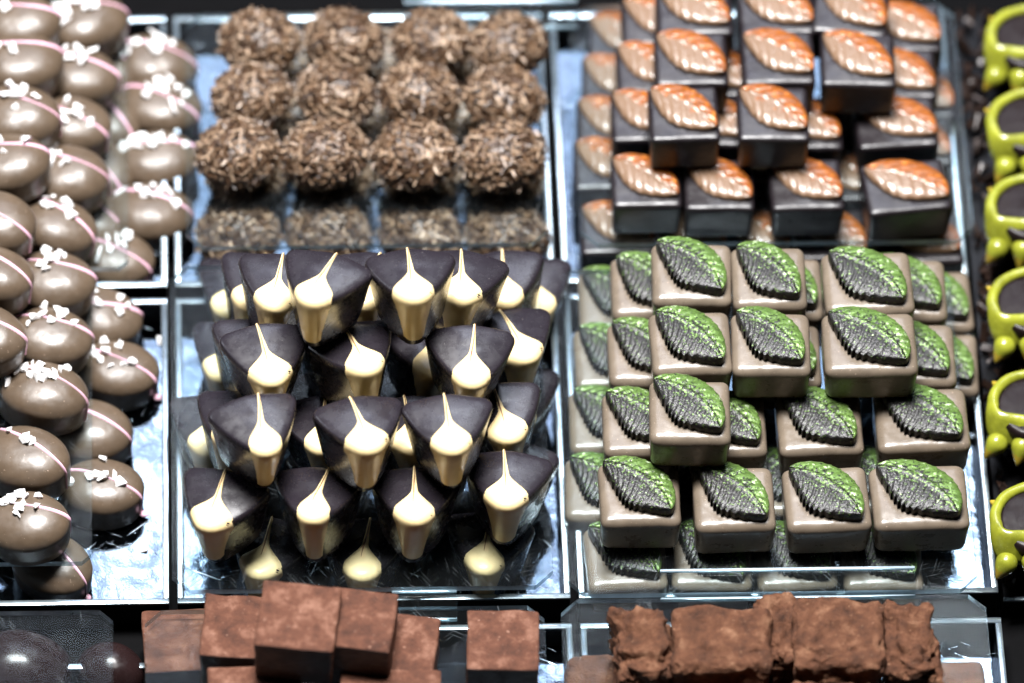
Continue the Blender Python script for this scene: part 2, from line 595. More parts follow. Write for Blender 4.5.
# --- flaky truffles
def truffle(k):
    rr = random.Random(k * 11 + 3)
    bm = bmesh.new()
    bmesh.ops.create_icosphere(bm, subdivisions=4, radius=1)
    rad = 1.17
    def surf(n):
        q = n * rad * (1 + .06 * noise.noise(n * 2 + Vector((k * 4, 0, 0))))
        q.x *= 1.06; q.z *= .90
        return q
    for v in bm.verts:
        v.co = surf(v.co.normalized()); v.co.z += 1.12
        v.co.z = max(v.co.z, .0)
    core = finish(bm, 'truffle_core', 'core')
    bm = bmesh.new()
    for i in range(1150):
        z = rr.uniform(-.75, 1); a = rr.uniform(0, 6.283); h = math.sqrt(1 - z * z)
        n = Vector((h * math.cos(a), h * math.sin(a), z))
        tg = n.orthogonal().normalized()
        tg = Matrix.Rotation(rr.uniform(0, 6.283), 3, n) @ tg
        tilt = rr.gauss(0, .36)
        dr = (tg * math.cos(tilt) + n * math.sin(tilt)).normalized()
        sd = n.cross(tg)
        nn = sd.cross(dr)
        c = surf(n) * rr.uniform(.97, 1.10) + Vector((0, 0, 1.12))
        L, W, H = rr.uniform(.13, .32), rr.uniform(.026, .06), rr.uniform(.016, .03)
        bend = rr.uniform(-.10, .22)
        segs = []
        for s in (-1, -.35, .35, 1):
            cc = c + dr * (s * L) - n * (bend * s * s * L) 
            ww = W * (1 - .45 * abs(s))
            segs.append([bm.verts.new(cc + sd * ww + nn * H), bm.verts.new(cc - sd * ww + nn * H), bm.verts.new(cc - sd * ww - nn * H), bm.verts.new(cc + sd * ww - nn * H)])
        for p, q in zip(segs, segs[1:]):
            for j in range(4):
                bm.faces.new((p[j], p[(j + 1) % 4], q[(j + 1) % 4], q[j]))
        bm.faces.new(segs[0][::-1]); bm.faces.new(segs[-1])
    for v in bm.verts:
        v.co.z = max(v.co.z, .005)
    return core, finish(bm, 'flake_coating', 'flake', True, 40)
TRF = [truffle(k) for k in range(4)]

# --- cocoa blocks
def cocoa_block(w, d, h, r, amp, seed, mat, cuts=26, cut=False):
    bm = rounded_box(w, d, h, r, .03, sub=cuts, wob=.05, seed=seed)
    for v in bm.verts:
        p = v.co
        q = p * 1.5 + Vector((seed * 9.7, 3, 1))
        nz = noise.fractal(q, .9, 2.1, 5)
        rid = 1 - abs(noise.noise(q * 1.3)) * 2
        dirv = Vector((p.x / w, p.y / d, (p.z - h / 2) / h)).normalized()
        v.co = p + dirv * (amp * (nz * .9 + max(0, rid - .55) * .8))
        if v.co.z < .03: v.co.z = 0
    me = finish(bm, 'cocoa_block', [mat, 'shaded_front'])
    if cut:  # front sides only: their shade is put into the colour
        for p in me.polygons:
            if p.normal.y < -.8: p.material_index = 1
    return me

# ------------------------------------------------------------------ trays
Z0, ZR = .35, 1.3          # tray floor and rim heights
def tray(label, x0, x1, y0, y1, cat='tray'):
    t = thing('display_tray', label, cat, ((x0 + x1) / 2, (y0 + y1) / 2, 0), group='silver display trays')
    hw, hd = (x1 - x0) / 2, (y1 - y0) / 2
    th = .16
    bm = bmesh.new()
    def box(bm, a, b):
        r_ = bmesh.ops.create_cube(bm, size=1)
        for v in r_['verts']:
            v.co = Vector([(a[i] + b[i]) / 2 + v.co[i] * (b[i] - a[i]) for i in range(3)])
    box(bm, (-hw + th, -hd + th, .05), (hw - th, hd - th, Z0))
    link('floor_plate', finish(bm, 'floor_plate', 'silver', False), t)
    bm = bmesh.new()
    box(bm, (-hw, -hd, 0), (hw, -hd + th, ZR - .1)); box(bm, (-hw, hd - th, 0), (hw, hd, ZR - .1))
    box(bm, (-hw, -hd + th + .002, 0), (-hw + th, hd - th - .002, ZR - .1)); box(bm, (hw - th, -hd + th + .002, 0), (hw, hd - th - .002, ZR - .1))
    link('tray_wall', finish(bm, 'tray_wall', 'wall', False), t)
    bm = bmesh.new()
    e = .02
    box(bm, (-hw - e, -hd - e, ZR - .1), (hw + e, -hd + th + e, ZR)); box(bm, (-hw - e, hd - th - e, ZR - .1), (hw + e, hd + e, ZR))
    box(bm, (-hw - e, -hd + th + e, ZR - .1), (-hw + th + e, hd - th - e, ZR)); box(bm, (hw - th - e, -hd + th + e, ZR - .1), (hw + e, hd - th - e, ZR))
    bmesh.ops.bevel(bm, geom=bm.edges[:], offset=.03, segments=2, affect='EDGES', profile=.5)
    link('rim', finish(bm, 'rim', 'rim', True, 40), t)
    return t

def avx(pts): return sum(at(x, y, ZR).x for x, y in pts) / len(pts)
def avy(pts): return sum(at(x, y, ZR).y for x, y in pts) / len(pts)
YB0, YB1 = avy([(300, 601)]), avy([(380, 296)])
YC0, YC1 = avy([(380, 283)]), avy([(400, 14)])
YA1 = avy([(300, 627)]); YA0 = YA1 - 11.5
XL1 = avx([(152, 595), (183, 300)])
XM0, XM1 = avx([(162, 595), (191, 300)]), avx([(555, 595), (570, 300)])
XR0, XR1 = avx([(564, 595), (579, 300)]), avx([(985, 595), (983, 300)])
XG0 = avx([(990, 595), (989, 300)])
XL0 = XL1 - (XM1 - XM0)
XG1 = XG0 + 9
bm = bmesh.new()
bmesh.ops.create_grid(bm, x_segments=1, y_segments=1, size=220)
cnt = link('counter', finish(bm, 'counter', 'black', False)); tag(cnt, kind='structure')

tray('silver tray under the back pile of milk ovals, back left', XL0, XL1, YC0, YC1)
tray('silver tray under the nearer milk ovals, middle left', XL0, XL1, YB0, YB1)
tray('silver tray holding the flaky round truffles', XM0, XM1, YC0, YC1)
tray('silver tray holding the cream tipped shield pralines', XM0, XM1, YB0, YB1)
tray('silver tray holding the dark squares with copper leaves', XR0, XR1, YC0, YC1)
tray('silver tray holding the milk squares with green leaves', XR0, XR1, YB0, YB1)
tray('silver tray with the smooth cocoa cubes, front centre', XM0, XM1, YA0, YA1)
tray('silver tray with the rugged cocoa truffle blocks, front right', XR0, XR1, YA0, YA1)
tray('silver tray with the glossy dark ovals, front left corner', XL0, XL1, YA0, avy([(60, 664)]))

def sheet(name, label, cat, x0, x1, y0, y1, z, th=.22, ch=.55, group='clear acrylic sheets between the layers', mats=('clear', 'edge')):
    bm = bmesh.new()
    cx, cy = (x0 + x1) / 2, (y0 + y1) / 2
    P = [(x0 + ch, y0), (x1 - ch, y0), (x1, y0 + ch), (x1, y1 - ch), (x1 - ch, y1), (x0 + ch, y1), (x0, y1 - ch), (x0, y0 + ch)]
    lo = [bm.verts.new((x - cx, y - cy, 0)) for x, y in P]
    hi = [bm.verts.new((x - cx, y - cy, th)) for x, y in P]
    f = bm.faces.new(hi); f.material_index = 0
    f = bm.faces.new(lo[::-1]); f.material_index = 0
    for k in range(8):
        f = bm.faces.new((lo[k], lo[(k + 1) % 8], hi[(k + 1) % 8], hi[k])); f.material_index = 1
    me = finish(bm, name, mats, False)
    o = link(name, me, None, (cx, cy, z))
    tag(o, label, cat, group)
    return o

# ------------------------------------------------------------------ placing
def leaf_square(kind, label, px, py, zb, rz=0, sx=1.0, k=0, tilt=(0, 0), sy=1.0):
    p = at(px, py, zb + SQ_H)
    green = kind == 'g'
    t = thing('leaf_praline', label, 'chocolate', (p.x, p.y, zb), R(rz), 'green leaf chocolates' if green else 'copper leaf chocolates', R(tilt[0]), R(tilt[1]), (sx, sy, 1))
    link('chocolate_body', ME['sq_milk' if green else 'sq_dark'][k % 3], t)
    link('leaf', ME['leaf_g' if green else 'leaf_o'][(k * 2 + k // 3) % 3], t)
    return t

# layer heights of the leaf squares
GZ1, GS = Z0, Z0 + SQ_H + .42
GZ2 = GS + .22
GZ3 = GZ2 + SQ_H + .36
GL = 'milk square with green leaf, '
for i, (L, px, py, rz, sx, lab) in enumerate([
    (1, 617, 300, 0, .98, 'under the acrylic at the back left corner'),
    (1, 613, 357, 0, .98, 'under the acrylic, second of the left edge from the back'),
    (1, 608, 420, 0, .98, 'under the acrylic, third of the left edge from the back'),
    (1, 604, 488, -2, .98, 'under the acrylic, left edge nearest the front row'),
    (1, 626, 556, 2, 1, 'under the acrylic in the front left corner'),
    (1, 712, 556, -2, 1, 'under the acrylic, second along the front row'),
    (1, 795, 556, 3, 1, 'under the acrylic, third along the front row'),
    (1, 882, 556, 0, 1, 'under the acrylic, last along the front row'),
    (1, 934, 300, 2, .98, 'under the acrylic on the right, farther one'),
    (1, 940, 362, -2, .98, 'under the acrylic on the right, nearer one'),
    (1, 690, 482, 0, 1, 'under the acrylic, inner left'),
    (1, 784, 482, 0, 1, 'under the acrylic, inner centre'),
    (1, 872, 480, 0, 1, 'under the acrylic, inner right'),
    (2, 640, 492, 0, 1, 'leftmost of the front row on the acrylic'),
    (2, 734, 497, 1, 1, 'second of the front row on the acrylic'),
    (2, 827, 497, 2, 1.05, 'third of the front row on the acrylic'),
    (2, 920, 495, 1, 1.19, 'wide one at the right end of the front row'),
    (2, 642, 422, 0, .98, 'left end of second row, half behind lone top square'),
    (2, 727, 423, 0, .97, 'peeking out right of the lone top one'),
    (2, 820, 421, 1, 1.06, 'third of the second row, in full view'),
    (2, 922, 418, 2, 1.16, 'right end of the second row, in full view'),
    (2, 647, 352, 0, .98, 'left end of the third row, below the middle pair'),
    (2, 782, 354, 0, .98, 'sliver near the middle top row'),
    (2, 914, 353, 0, 1.04, 'right end of the third row, half hidden'),
    (2, 650, 286, 0, .98, 'left end of the back row, half hidden'),
    (2, 784, 287, 0, .98, 'sliver near the back top row'),
    (2, 906, 288, 0, 1.02, 'right end of the back row, half hidden'),
    (3, 690, 410, -2, 1.0, 'alone on top near the front of the pile'),
    (3, 691, 341, 1, 1.0, 'left of the middle row on top'),
    (3, 771, 342, -1, .98, 'centre of the middle row on top'),
    (3, 870, 342, 0, 1.16, 'wide one right of the middle row on top'),
    (3, 692, 272, -2, 1, 'left of the back row on top'),
    (3, 769, 276, 0, .93, 'centre of the back row on top'),
    (3, 868, 281, 1, 1.12, 'right of the back row on top'),
]):
    leaf_square('g', GL + lab, px, py, (0, GZ1, GZ2, GZ3)[L], rz, sx, i)

OZ3 = GZ2 + SQ_H + .36
OL = 'dark square with copper leaf, '
for i, (L, px, py, rz, sx, lab) in enumerate([
    (1, 622, 38, 0, 1, 'under the acrylic at the back left corner'),
    (1, 616, 80, 0, 1, 'under the acrylic, left edge, second from the back'),
    (1, 611, 122, 0, 1, 'under the acrylic, left edge, third from the back'),
    (1, 608, 164, 0, 1, 'under the acrylic, left edge, fourth from the back'),
    (1, 618, 228, 0, 1.1, 'under the acrylic in the front left corner'),
    (1, 692, 231, 0, 1.05, 'under the acrylic, second along the front row'),
    (1, 757, 233, 0, 1, 'under the acrylic, third along the front row'),
    (1, 832, 234, 0, 1.05, 'under the acrylic, fourth along the front row'),
    (1, 918, 238, 3, 1.25, 'under the acrylic at the front right end'),
    (1, 920, 93, 0, 1, 'under the acrylic on the right, farther one'),
    (1, 918, 140, 0, 1, 'under the acrylic on the right, nearer one'),
    (1, 686, 168, 0, 1, 'under the acrylic, inner left'),
    (1, 762, 170, 0, 1, 'under the acrylic, inner centre behind the front row'),
    (1, 846, 176, 0, 1.1, 'under the acrylic, in the gap left of the tilted square'),
    (1, 848, 122, 0, 1.1, 'under the acrylic, below the overhanging top square'),
    (2, 646, 181, 0, 1, 'left end of the front row on the acrylic'),
    (2, 719, 184, -1, 1, 'second of the front row on the acrylic'),
    (2, 806, 184, 1, 1.05, 'third of the front row on the acrylic'),
    (2, 906, 186, 6, 1.22, 'wide tilted one at the right of the front row'),
    (2, 645, 116, 0, .98, 'left side, just behind the front row'),
    (2, 716, 121, 0, 1, 'peeking out between the two nearest top ones'),
    (2, 807, 124, 0, 1, 'peeking out right of the nearest top pair'),
    (2, 896, 122, 3, 1.18, 'wide one behind the tilted right end square'),
    (2, 650, 68, 0, .98, 'left side, third row from the front'),
    (2, 722, 72, 0, .96, 'sliver right of the left top square, third row'),
    (2, 900, 74, 0, 1.05, 'right side, third row, beside the big overhanging one'),
    (2, 655, 20, 0, .98, 'left end of the back row'),
    (2, 905, 27, 0, 1.05, 'right end of the back row'),
    (3, 684, 113, 1, 1, 'on top, nearest left'),
    (3, 773, 113, -1, 1.02, 'on top, nearest right'),
    (3, 691, 58, 0, 1.05, 'on top, middle left'),
    (3, 778, 57, 0, 1.05, 'on top, middle centre'),
    (3, 858, 59, -2, 1.08, 'on top, middle right, overhanging a dark gap'),
    (3, 694, 8, 0, 1.1, 'on top at the back, left'),
    (3, 776, 8, 2, 1.1, 'on top at the back, centre'),
    (3, 851, 8, -8, 1.1, 'on top at the back, right'),
]):
    leaf_square('o', OL + lab, px, py, (0, GZ1, GZ2, OZ3)[L], rz, sx, i, sy=.93 if L != 3 else 1)

# shields
TS = Z0 + TRI_H + .16
TZ = [0, Z0, TS + .22, TS + .22 + TRI_H + .1, TS + .22 + 2 * TRI_H + .2]
TLB = 'dark shield praline with cream drop, '
for i, (L, px, py, tipx, k, lab) in enumerate([
    (1, 236, 288, 224, 0, 'under the acrylic at the back left corner'),
    (1, 230, 352, 220, 1, 'under the acrylic, left edge, middle'),
    (1, 211, 425, 201, 3, 'under the acrylic, left edge, nearest the front'),
    (1, 268, 548, 258, 1, 'under the acrylic, left one of the front row'),
    (1, 364, 549, 358, 0, 'under the acrylic, centre of the front row'),
    (1, 488, 543, 481, 3, 'under the acrylic, right one of the front row'),
    (1, 533, 287, 545, 0, 'under the acrylic at the back right corner'),
    (1, 330, 478, 328, 2, 'under the acrylic, second row, glimpsed at left'),
    (1, 424, 478, 420, 1, 'under the acrylic, second row, glimpsed at right'),
    (1, 322, 402, 322, 0, 'under the acrylic, third row, glimpsed at left'),
    (1, 414, 402, 410, 3, 'under the acrylic, third row, glimpsed at right'),
    (1, 512, 470, 506, 0, 'under the acrylic, right edge, second row'),
    (1, 518, 396, 520, 2, 'under the acrylic, right edge, third row'),
    (1, 326, 328, 322, 1, 'under the acrylic, fourth row, glimpsed at left'),
    (1, 418, 328, 414, 2, 'under the acrylic, fourth row, glimpsed at right'),
    (2, 335, 352, 332, 2, 'second layer, third row, hidden left of centre'),
    (2, 424, 352, 424, 0, 'second layer, third row, hidden right of centre'),
    (2, 223, 500, 211, 1, 'on the acrylic, left end of the front row'),
    (2, 318, 502, 316, 2, 'on the acrylic, slim drop, second of the front row'),
    (2, 414, 502, 405, 3, 'on the acrylic, third of the front row'),
    (2, 507, 484, 499, 1, 'on the acrylic, right end of the front row'),
    (2, 236, 426, 228, 2, 'second layer, left end of the second row'),
    (2, 325, 428, 322, 0, 'second layer, second row, hidden left of centre'),
    (2, 414, 428, 412, 1, 'second layer, second row, hidden right of centre'),
    (2, 505, 413, 509, 3, 'second layer, right end of the second row'),
    (2, 249, 350, 240, 0, 'second layer, left end of the third row'),
    (2, 512, 342, 520, 1, 'second layer, right end of the third row'),
    (2, 254, 285, 244, 3, 'second layer, left end of the back row'),
    (2, 508, 281, 515, 0, 'second layer, right end of the back row'),
    (3, 257, 425, 265, 2, 'third layer, left of the nearest three'),
    (3, 361, 430, 362, 1, 'third layer, centre of the nearest three'),
    (3, 450, 426, 450, 3, 'third layer, right of the nearest three'),
    (3, 267, 352, 266, 1, 'third layer, left of the middle three'),
    (3, 357, 357, 369, 3, 'third layer, centre of the middle three'),
    (3, 467, 353, 463, 0, 'third layer, right of the middle three'),
    (3, 276, 286, 268, 3, 'third layer at the back, left of the top pair'),
    (3, 371, 284, 370, 2, 'third layer at the back, between the top pair'),
    (3, 459, 284, 456, 1, 'third layer at the back, right of the top pair'),
    (4, 321, 285, 309, 0, 'on the very top of the pile, left'),
    (4, 413, 283, 408, 3, 'on the very top of the pile, right'),
]):
    zb = TZ[L]
    p = at(px, py, zb + TRI_H)
    rz = math.asin(max(-.9, min(.9, (tipx - px) / 42)))
    t = thing('shield_praline', TLB + lab, 'chocolate', (p.x, p.y + .12, zb), rz * .9 + R(2 + rnd.uniform(-9, 9)), 'dark shield pralines with cream drops', R(rnd.uniform(-9, 3) if L > 1 else 0), R(rnd.uniform(-5, 5) if L > 1 else 0), (1.06, 1.05, 1))
    link('chocolate_body', ME['shield'][k], t)
    dr_ = link('cream_droplet', ME['drop'][k], t)
    link('cocoa_streak', ME['streak'][k], dr_)

# truffles
FS = Z0 + 2.3
rows = ['front row', 'middle row', 'back row']
ords = ['first from the left', 'second from the left', 'third from the left', 'fourth from the left']
i = 0
def put_truffle(px, py, zb, lab, i, s=1.0, zs=.83):
    p = at(px, py, zb + .95)
    t = thing('flaky_truffle', lab, 'truffle', (p.x, p.y, zb), rnd.choice((0, math.pi)) + rnd.uniform(-.4, .4), 'round truffles coated in chocolate flakes', 0, 0, (s * 1.0, s * .93, s * zs))
    core, fl = TRF[i % 4]
    link('truffle_core', core, t); link('flake_coating', fl, t)
for r_, pts in enumerate(([(238, 153), (325, 153), (415, 155), (503, 156)], [(251, 95), (336, 94), (420, 94), (504, 98)], [(259, 41), (344, 41), (432, 41), (507, 45)])):
    for c_, (px, py) in enumerate(pts):
        put_truffle(px, py, FS + .22, 'round truffle coated in chocolate flakes, upper layer %s, %s' % (rows[r_], ords[c_]), i, 1.0 if r_ == 0 else .95); i += 1
for c_, (px, py) in enumerate([(238, 238), (328, 238), (420, 239), (507, 239)]):
    put_truffle(px, py, Z0, 'round flaky truffle under the acrylic in front, %s' % ords[c_], i, .97, 1.0); i += 1
for r_, (yy, xs) in enumerate(((172, (247, 333, 420, 505)), (116, (296, 382, 464)), (62, (300, 385, 466)))):
    for c_, px in enumerate(xs):
        put_truffle(px, yy, Z0, 'round flaky truffle below the acrylic, %s, mostly hidden, %s' % (['second row', 'third row', 'back row'][r_], ords[c_]), i, .95); i += 1

# milk ovals
OS = Z0 + OV_H + .22
OZ = [0, Z0, OS + .22, OS + .22 + OV_H + .04]
def put_oval(L, px, py, rz, k, chips, lab, tilt=(0, 0), s=1.0, blob=False, spread=.42):
    zb = OZ[L]
    p = at(px, py, zb + 1.2)
    t = thing('oval_praline', lab, 'chocolate', (p.x, p.y, zb), R(rz + rnd.uniform(-9, 9)), 'milk chocolate ovals with pink stripes', R(tilt[0] + rnd.uniform(-5, 5)), R(tilt[1] + rnd.uniform(-6, 6)), s * rnd.uniform(.97, 1.05))
    bv, me, st, yo, slope = OV[k]
    link('chocolate_body', me, t); link('pink_stripe', st, t)
    rr = random.Random(px * 7 + py)
    bx, by = rr.uniform(-.45, .1), yo + .05
    for c in range(int(chips * 1.5)):
        for _ in range(9):
            x = rr.gauss(bx, spread); y = rr.gauss(by, spread * .6)
            if (x / 1.15) ** 2 + (y / .9) ** 2 < 1: break
        hit, nor, _, _ = bv.ray_cast(Vector((x, y, 5)), Vector((0, 0, -1)))
        if hit is None: continue
        o = link('sugar_chip', CHIP[rr.randrange(6)], t, hit + Vector((0, 0, -.015 + .03 * rr.random())))
        o.rotation_euler = (rr.gauss(0, .25), rr.gauss(0, .25), rr.uniform(0, 6.28))
        sz = rr.uniform(.85, 1.55) * (1.4 if py < 260 else 1.25); o.scale = (sz, sz, sz)
    if blob:
        link('pink_blob', BLOB, t, (1.33, -.25 + yo + slope * .5, .14))
for a in [
    (1, 152, 56, 4, 0, 8, 'milk oval in the right column, farthest back, thick white chips'),
    (1, 158, 101, -4, 1, 8, 'milk oval second from the back in the right column'),
    (1, 156, 152, 8, 2, 12, 'milk oval third from the back with heaped white chips'),
    (1, 148, 207, -10, 4, 6, 'milk oval fourth from the back with white line of chips'),
    (1, 113, 252, -14, 1, 5, 'milk oval at the front corner of the back left tray'),
    (1, 100, 62, -20, 2, 3, 'milk oval low in the gap, farthest back'),
    (1, 101, 112, -30, 4, 0, 'milk oval low in the gap with bare pink stripe, second back'),
    (1, 96, 160, -35, 1, 0, 'milk oval low in the gap with pink stripe, third back'),
    (1, 88, 212, -20, 0, 0, 'milk oval low in the gap, nearest, mostly hidden'),
    (1, 95, 309, -14, 3, 4, 'milk oval at the back of the middle left tray floor'),
    (1, 116, 364, -6, 1, 7, 'large milk oval on bare silver tray floor, chips along stripe'),
    (1, 88, 424, -18, 4, 1, 'milk oval half under the acrylic edge with clean pink stripe'),
    (1, 101, 483, 4, 1, 7, 'milk oval nearest the black divider with small chip heap'),
    (1, 52, 555, -30, 4, 0, 'milk oval lying low at the front with pink end blob'),
    (2, 84, 16, 10, 0, 14, 'milk oval on the pile, back end, buried in white chips'),
    (2, 76, 68, -8, 2, 4, 'milk oval on the pile, right column, second from the back'),
    (2, 70, 117, -16, 1, 6, 'milk oval on the pile, right column, third from the back'),
    (2, 65, 168, -14, 0, 8, 'milk oval on the pile with flower of white chips'),
    (2, 53, 219, -12, 4, 5, 'milk oval on the pile, right column, fifth from the back'),
    (2, 50, 275, -8, 2, 8, 'milk oval on the pile, right column, sixth from the back'),
    (2, 47, 330, -10, 2, 7, 'milk oval on the pile, third from the front on the right'),
    (2, 41, 387, -14, 0, 15, 'milk oval on the pile scattered with many sharp white chips'),
    (2, 27, 452, -14, 4, 3, 'milk oval on the pile with clean stripe, second from front'),
    (2, 28, 515, -4, 2, 9, 'milk oval on the pile nearest the front, big flaked chips'),
    (3, 18, 16, 0, 2, 2, 'topmost milk oval at the left edge, farthest back'),
    (3, 18, 58, 0, 2, 2, 'topmost milk oval at the left edge, second, plain pink stripe'),
    (3, 16, 108, -8, 0, 5, 'topmost milk oval at the left edge, third from the back'),
    (3, 8, 158, -4, 2, 3, 'topmost milk oval at the left edge, fourth from the back'),
    (3, -8, 214, -20, 1, 0, 'topmost milk oval cut by the left edge, stripe dripping'),
    (3, -10, 268, -10, 4, 2, 'topmost milk oval cut by the left edge, sixth from back'),
    (3, -18, 328, -12, 2, 3, 'topmost milk oval barely in view at the left edge'),
    (2, -26, 60, 0, 1, 0, 'milk oval supporting the left pile, far back, mostly hidden'),
    (2, -28, 125, 0, 1, 0, 'milk oval supporting the left pile, second back, mostly hidden'),
    (2, -32, 190, 0, 1, 0, 'milk oval supporting the left pile, third back, mostly hidden'),
    (2, -36, 255, 0, 1, 0, 'milk oval supporting the left pile, fourth back, mostly hidden'),
    (2, -40, 320, 0, 1, 0, 'milk oval supporting the left pile, nearest, mostly hidden'),
]:
    put_oval(*a, blob=a[1] in (116, 101, 113, 52), spread=.55 if a[5] > 10 else .46)

# loose sugar chips on tray
for px, py, lab in ((161, 341, 'loose white sugar chip lying on the bare silver tray floor'), (143, 548, 'loose white sugar chip near the front of the left tray')):
    p = at(px, py, Z0)
    o = link('sugar_chip', CHIP[1], None, (p.x, p.y, Z0)); o.scale = (1.6,) * 3
    tag(o, lab, 'sugar chip', 'loose sugar chips')

# glossy dark ovals
DKO = finish(oval_bm(9, 1.75, 1.35, [(.8, 0), (.93, .15), (1, .45), (.98, .75), (.9, 1.05), (.76, 1.32), (.58, 1.52), (.38, 1.66), (.18, 1.73), (.05, 1.745)]), 'dark_oval', 'dark_gloss')
for px, py, rz, lab in ((14, 656, 0, 'large glossy dark oval under scratched acrylic, front left corner'), (110, 655, -20, 'glossy dark oval sticking out right of the scratched acrylic')):
    p = at(px, py, Z0 + 1.4)
    t = thing('dark_oval_praline', lab, 'chocolate', (p.x, p.y, Z0), R(rz), 'glossy dark ovals')
    link('chocolate_body', DKO, t)
    if px > 60: t.scale = (.62, .7, .8)

# smooth cocoa cubes
CZS = Z0 + 1.75
CZ2 = CZS + .22
CZ3 = CZ2 + 1.6
for i, (zb, px, py, rz, w, d, h, lab) in enumerate([
    (Z0, 178, 640, 2, 2.1, 2.3, 1.55, 'pale cocoa cube under the acrylic at the left'),
    (CZ2, 503, 640, -2, 2.15, 2.2, 1.55, 'greyish cocoa cube standing apart at the right'),
    (CZ2, 236, 626, -5, 2.0, 2.3, 1.55, 'cocoa cube left of the tallest one, at the back'),
    (CZ3, 298, 616, -8, 2.35, 2.4, 1.7, 'tallest cocoa cube on top of the pile'),
    (CZ2 + .6, 361, 620, -9, 2.0, 2.2, 2.2, 'cocoa cube right of the tallest one'),
    (CZ2, 412, 646, -8, 1.5, 2.3, 1.55, 'narrow orange brown cocoa cube, right of the pile'),
    (CZ2, 255, 693, 1, 2.8, 2.0, 1.55, 'cocoa cube cut by the lower picture edge, left'),
    (CZ2, 390, 697, -2, 3.0, 2.0, 1.55, 'cocoa cube cut by the lower picture edge, right'),
    (Z0, 300, 655, 0, 2.3, 2.3, 1.55, 'cocoa cube at the bottom of the pile, mostly hidden'),
    (Z0, 395, 662, 0, 2.3, 2.3, 1.55, 'cocoa cube at the bottom right of the pile, mostly hidden'),
]):
    p = at(px, py, zb + h)
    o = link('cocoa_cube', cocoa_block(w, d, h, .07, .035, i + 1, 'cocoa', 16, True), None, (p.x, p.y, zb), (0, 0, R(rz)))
    tag(o, lab, 'chocolate', 'smooth cocoa dusted cubes')

# rugged blocks
RZS = Z0 + 1.8
RZ2 = RZS + .22
for i, (zb, px, py, rz, w, d, h, amp, lab) in enumerate([
    (RZ2, 645, 640, 6, 1.55, 2.5, 1.9, .36, 'craggy narrow cocoa block at the left end'),
    (RZ2 + .35, 722, 636, -3, 2.95, 2.4, 1.9, .15, 'flat faced cocoa block, second from the left'),
    (RZ2 - .1, 783, 628, 14, 1.5, 2.2, 1.8, .40, 'craggy cocoa block wedged between the two flat ones'),
    (RZ2 + .3, 839, 632, -2, 2.7, 2.5, 1.9, .19, 'broad cocoa block right of the centre'),
    (RZ2 - .05, 910, 638, 4, 1.5, 2.7, 1.9, .30, 'rough cocoa block at the right end'),
    (Z0, 600, 682, 0, 2.0, 2.2, 1.6, .10, 'pinkish cocoa block under the acrylic at the left'),
    (Z0, 950, 690, 0, 2.2, 2.2, 1.6, .10, 'pinkish cocoa block under the acrylic at the right'),
    (RZ2, 720, 712, 0, 2.9, 2.0, 1.8, .18, 'cocoa block cut by the lower picture edge, left'),
    (RZ2, 830, 710, 0, 3.2, 2.0, 1.8, .18, 'cocoa block cut by the lower picture edge, right'),
]):
    p = at(px, py, zb + h)
    o = link('cocoa_block', cocoa_block(w, d, h, .28, amp, i + 31, 'cocoa_rough', 40), None, (p.x, p.y, zb), (0, 0, R(rz)))
    tag(o, lab, 'chocolate', 'rugged cocoa truffle blocks')

# lime rimmed cups
def lathe(pr, seg=40, mat='dark_gloss', name='cup', front=0.0):
    bm = bmesh.new(); rings = []
    for r, z in pr:
        ring = []
        for k in range(seg):
            a = 2 * math.pi * k / seg
            f = 1 + front * max(0, -math.sin(a)) ** 2
            ring.append(bm.verts.new((r * f * math.cos(a), r * f * math.sin(a), z)))
        rings.append(ring)
    for a, b in zip(rings, rings[1:]):
        for k in range(seg):
            bm.faces.new((a[k], a[(k + 1) % seg], b[(k + 1) % seg], b[k]))
    return bm
bm = lathe([(.01, 0), (.95, 0), (1.1, .2), (1.2, .9), (1.22, 1.3), (1.1, 1.42), (.95, 1.36), (.8, 1.44), (.66, 1.38), (.52, 1.46), (.38, 1.40), (.25, 1.48), (.1, 1.5), (.01, 1.5)])
CUP = finish(bm, 'cup', 'dark_rib')
bm = bmesh.new(); rings = []
for k in range(72):
    a = 2 * math.pi * k / 72
    ca, sa = math.cos(a), math.sin(a)
    if sa >= 0:
        c = Vector((1.32 * ca, 1.25 * sa, 1.38)); fr_ = 0
    else:
        c = Vector((1.32 * math.copysign(abs(ca) ** .33, ca), -.72 * abs(sa) ** .7, 1.38)); fr_ = min(1, -sa * 1.6)
    out = Vector((c.x, c.y * 1.2, 0)).normalized().lerp(Vector((0, -1, 0)), fr_ * .7).normalized()
    ring = []
    for q in range(14):
        b = 2 * math.pi * q / 14
        u_, z_ = math.cos(b), math.sin(b)
        p = c + out * (u_ * (.18 + .09 * fr_)) + Vector((0, 0, z_ * (.2 + .05 * fr_)))
        if u_ > 0: p += (out * .12 + Vector((0, 0, -.75))) * (u_ * fr_)
        ring.append(bm.verts.new(p + noise.noise_vector(p * 1.3) * .05))
    rings.append(ring)
for k in range(72):
    a, b = rings[k], rings[(k + 1) % 72]
    for q in range(14):
        bm.faces.new((a[q], b[q], b[(q + 1) % 14], a[(q + 1) % 14]))
RING = finish(bm, 'lime_ring', 'lime')
def knob(mat):
    bm = bmesh.new(); bmesh.ops.create_uvsphere(bm, u_segments=20, v_segments=14, radius=.27)
    for v in bm.verts:
        if v.co.y < 0:
            t = -v.co.y / .27
            v.co.x *= 1 - .55 * t * t; v.co.z *= 1 - .55 * t * t; v.co.y *= 1 + .75 * t
    me = finish(bm, 'drip', [mat, 'gold'])
    for p in me.polygons:
        if p.center.y < -.20 * S: p.material_index = 1
    return me
KNOB = [knob('lime'), knob('lime')]
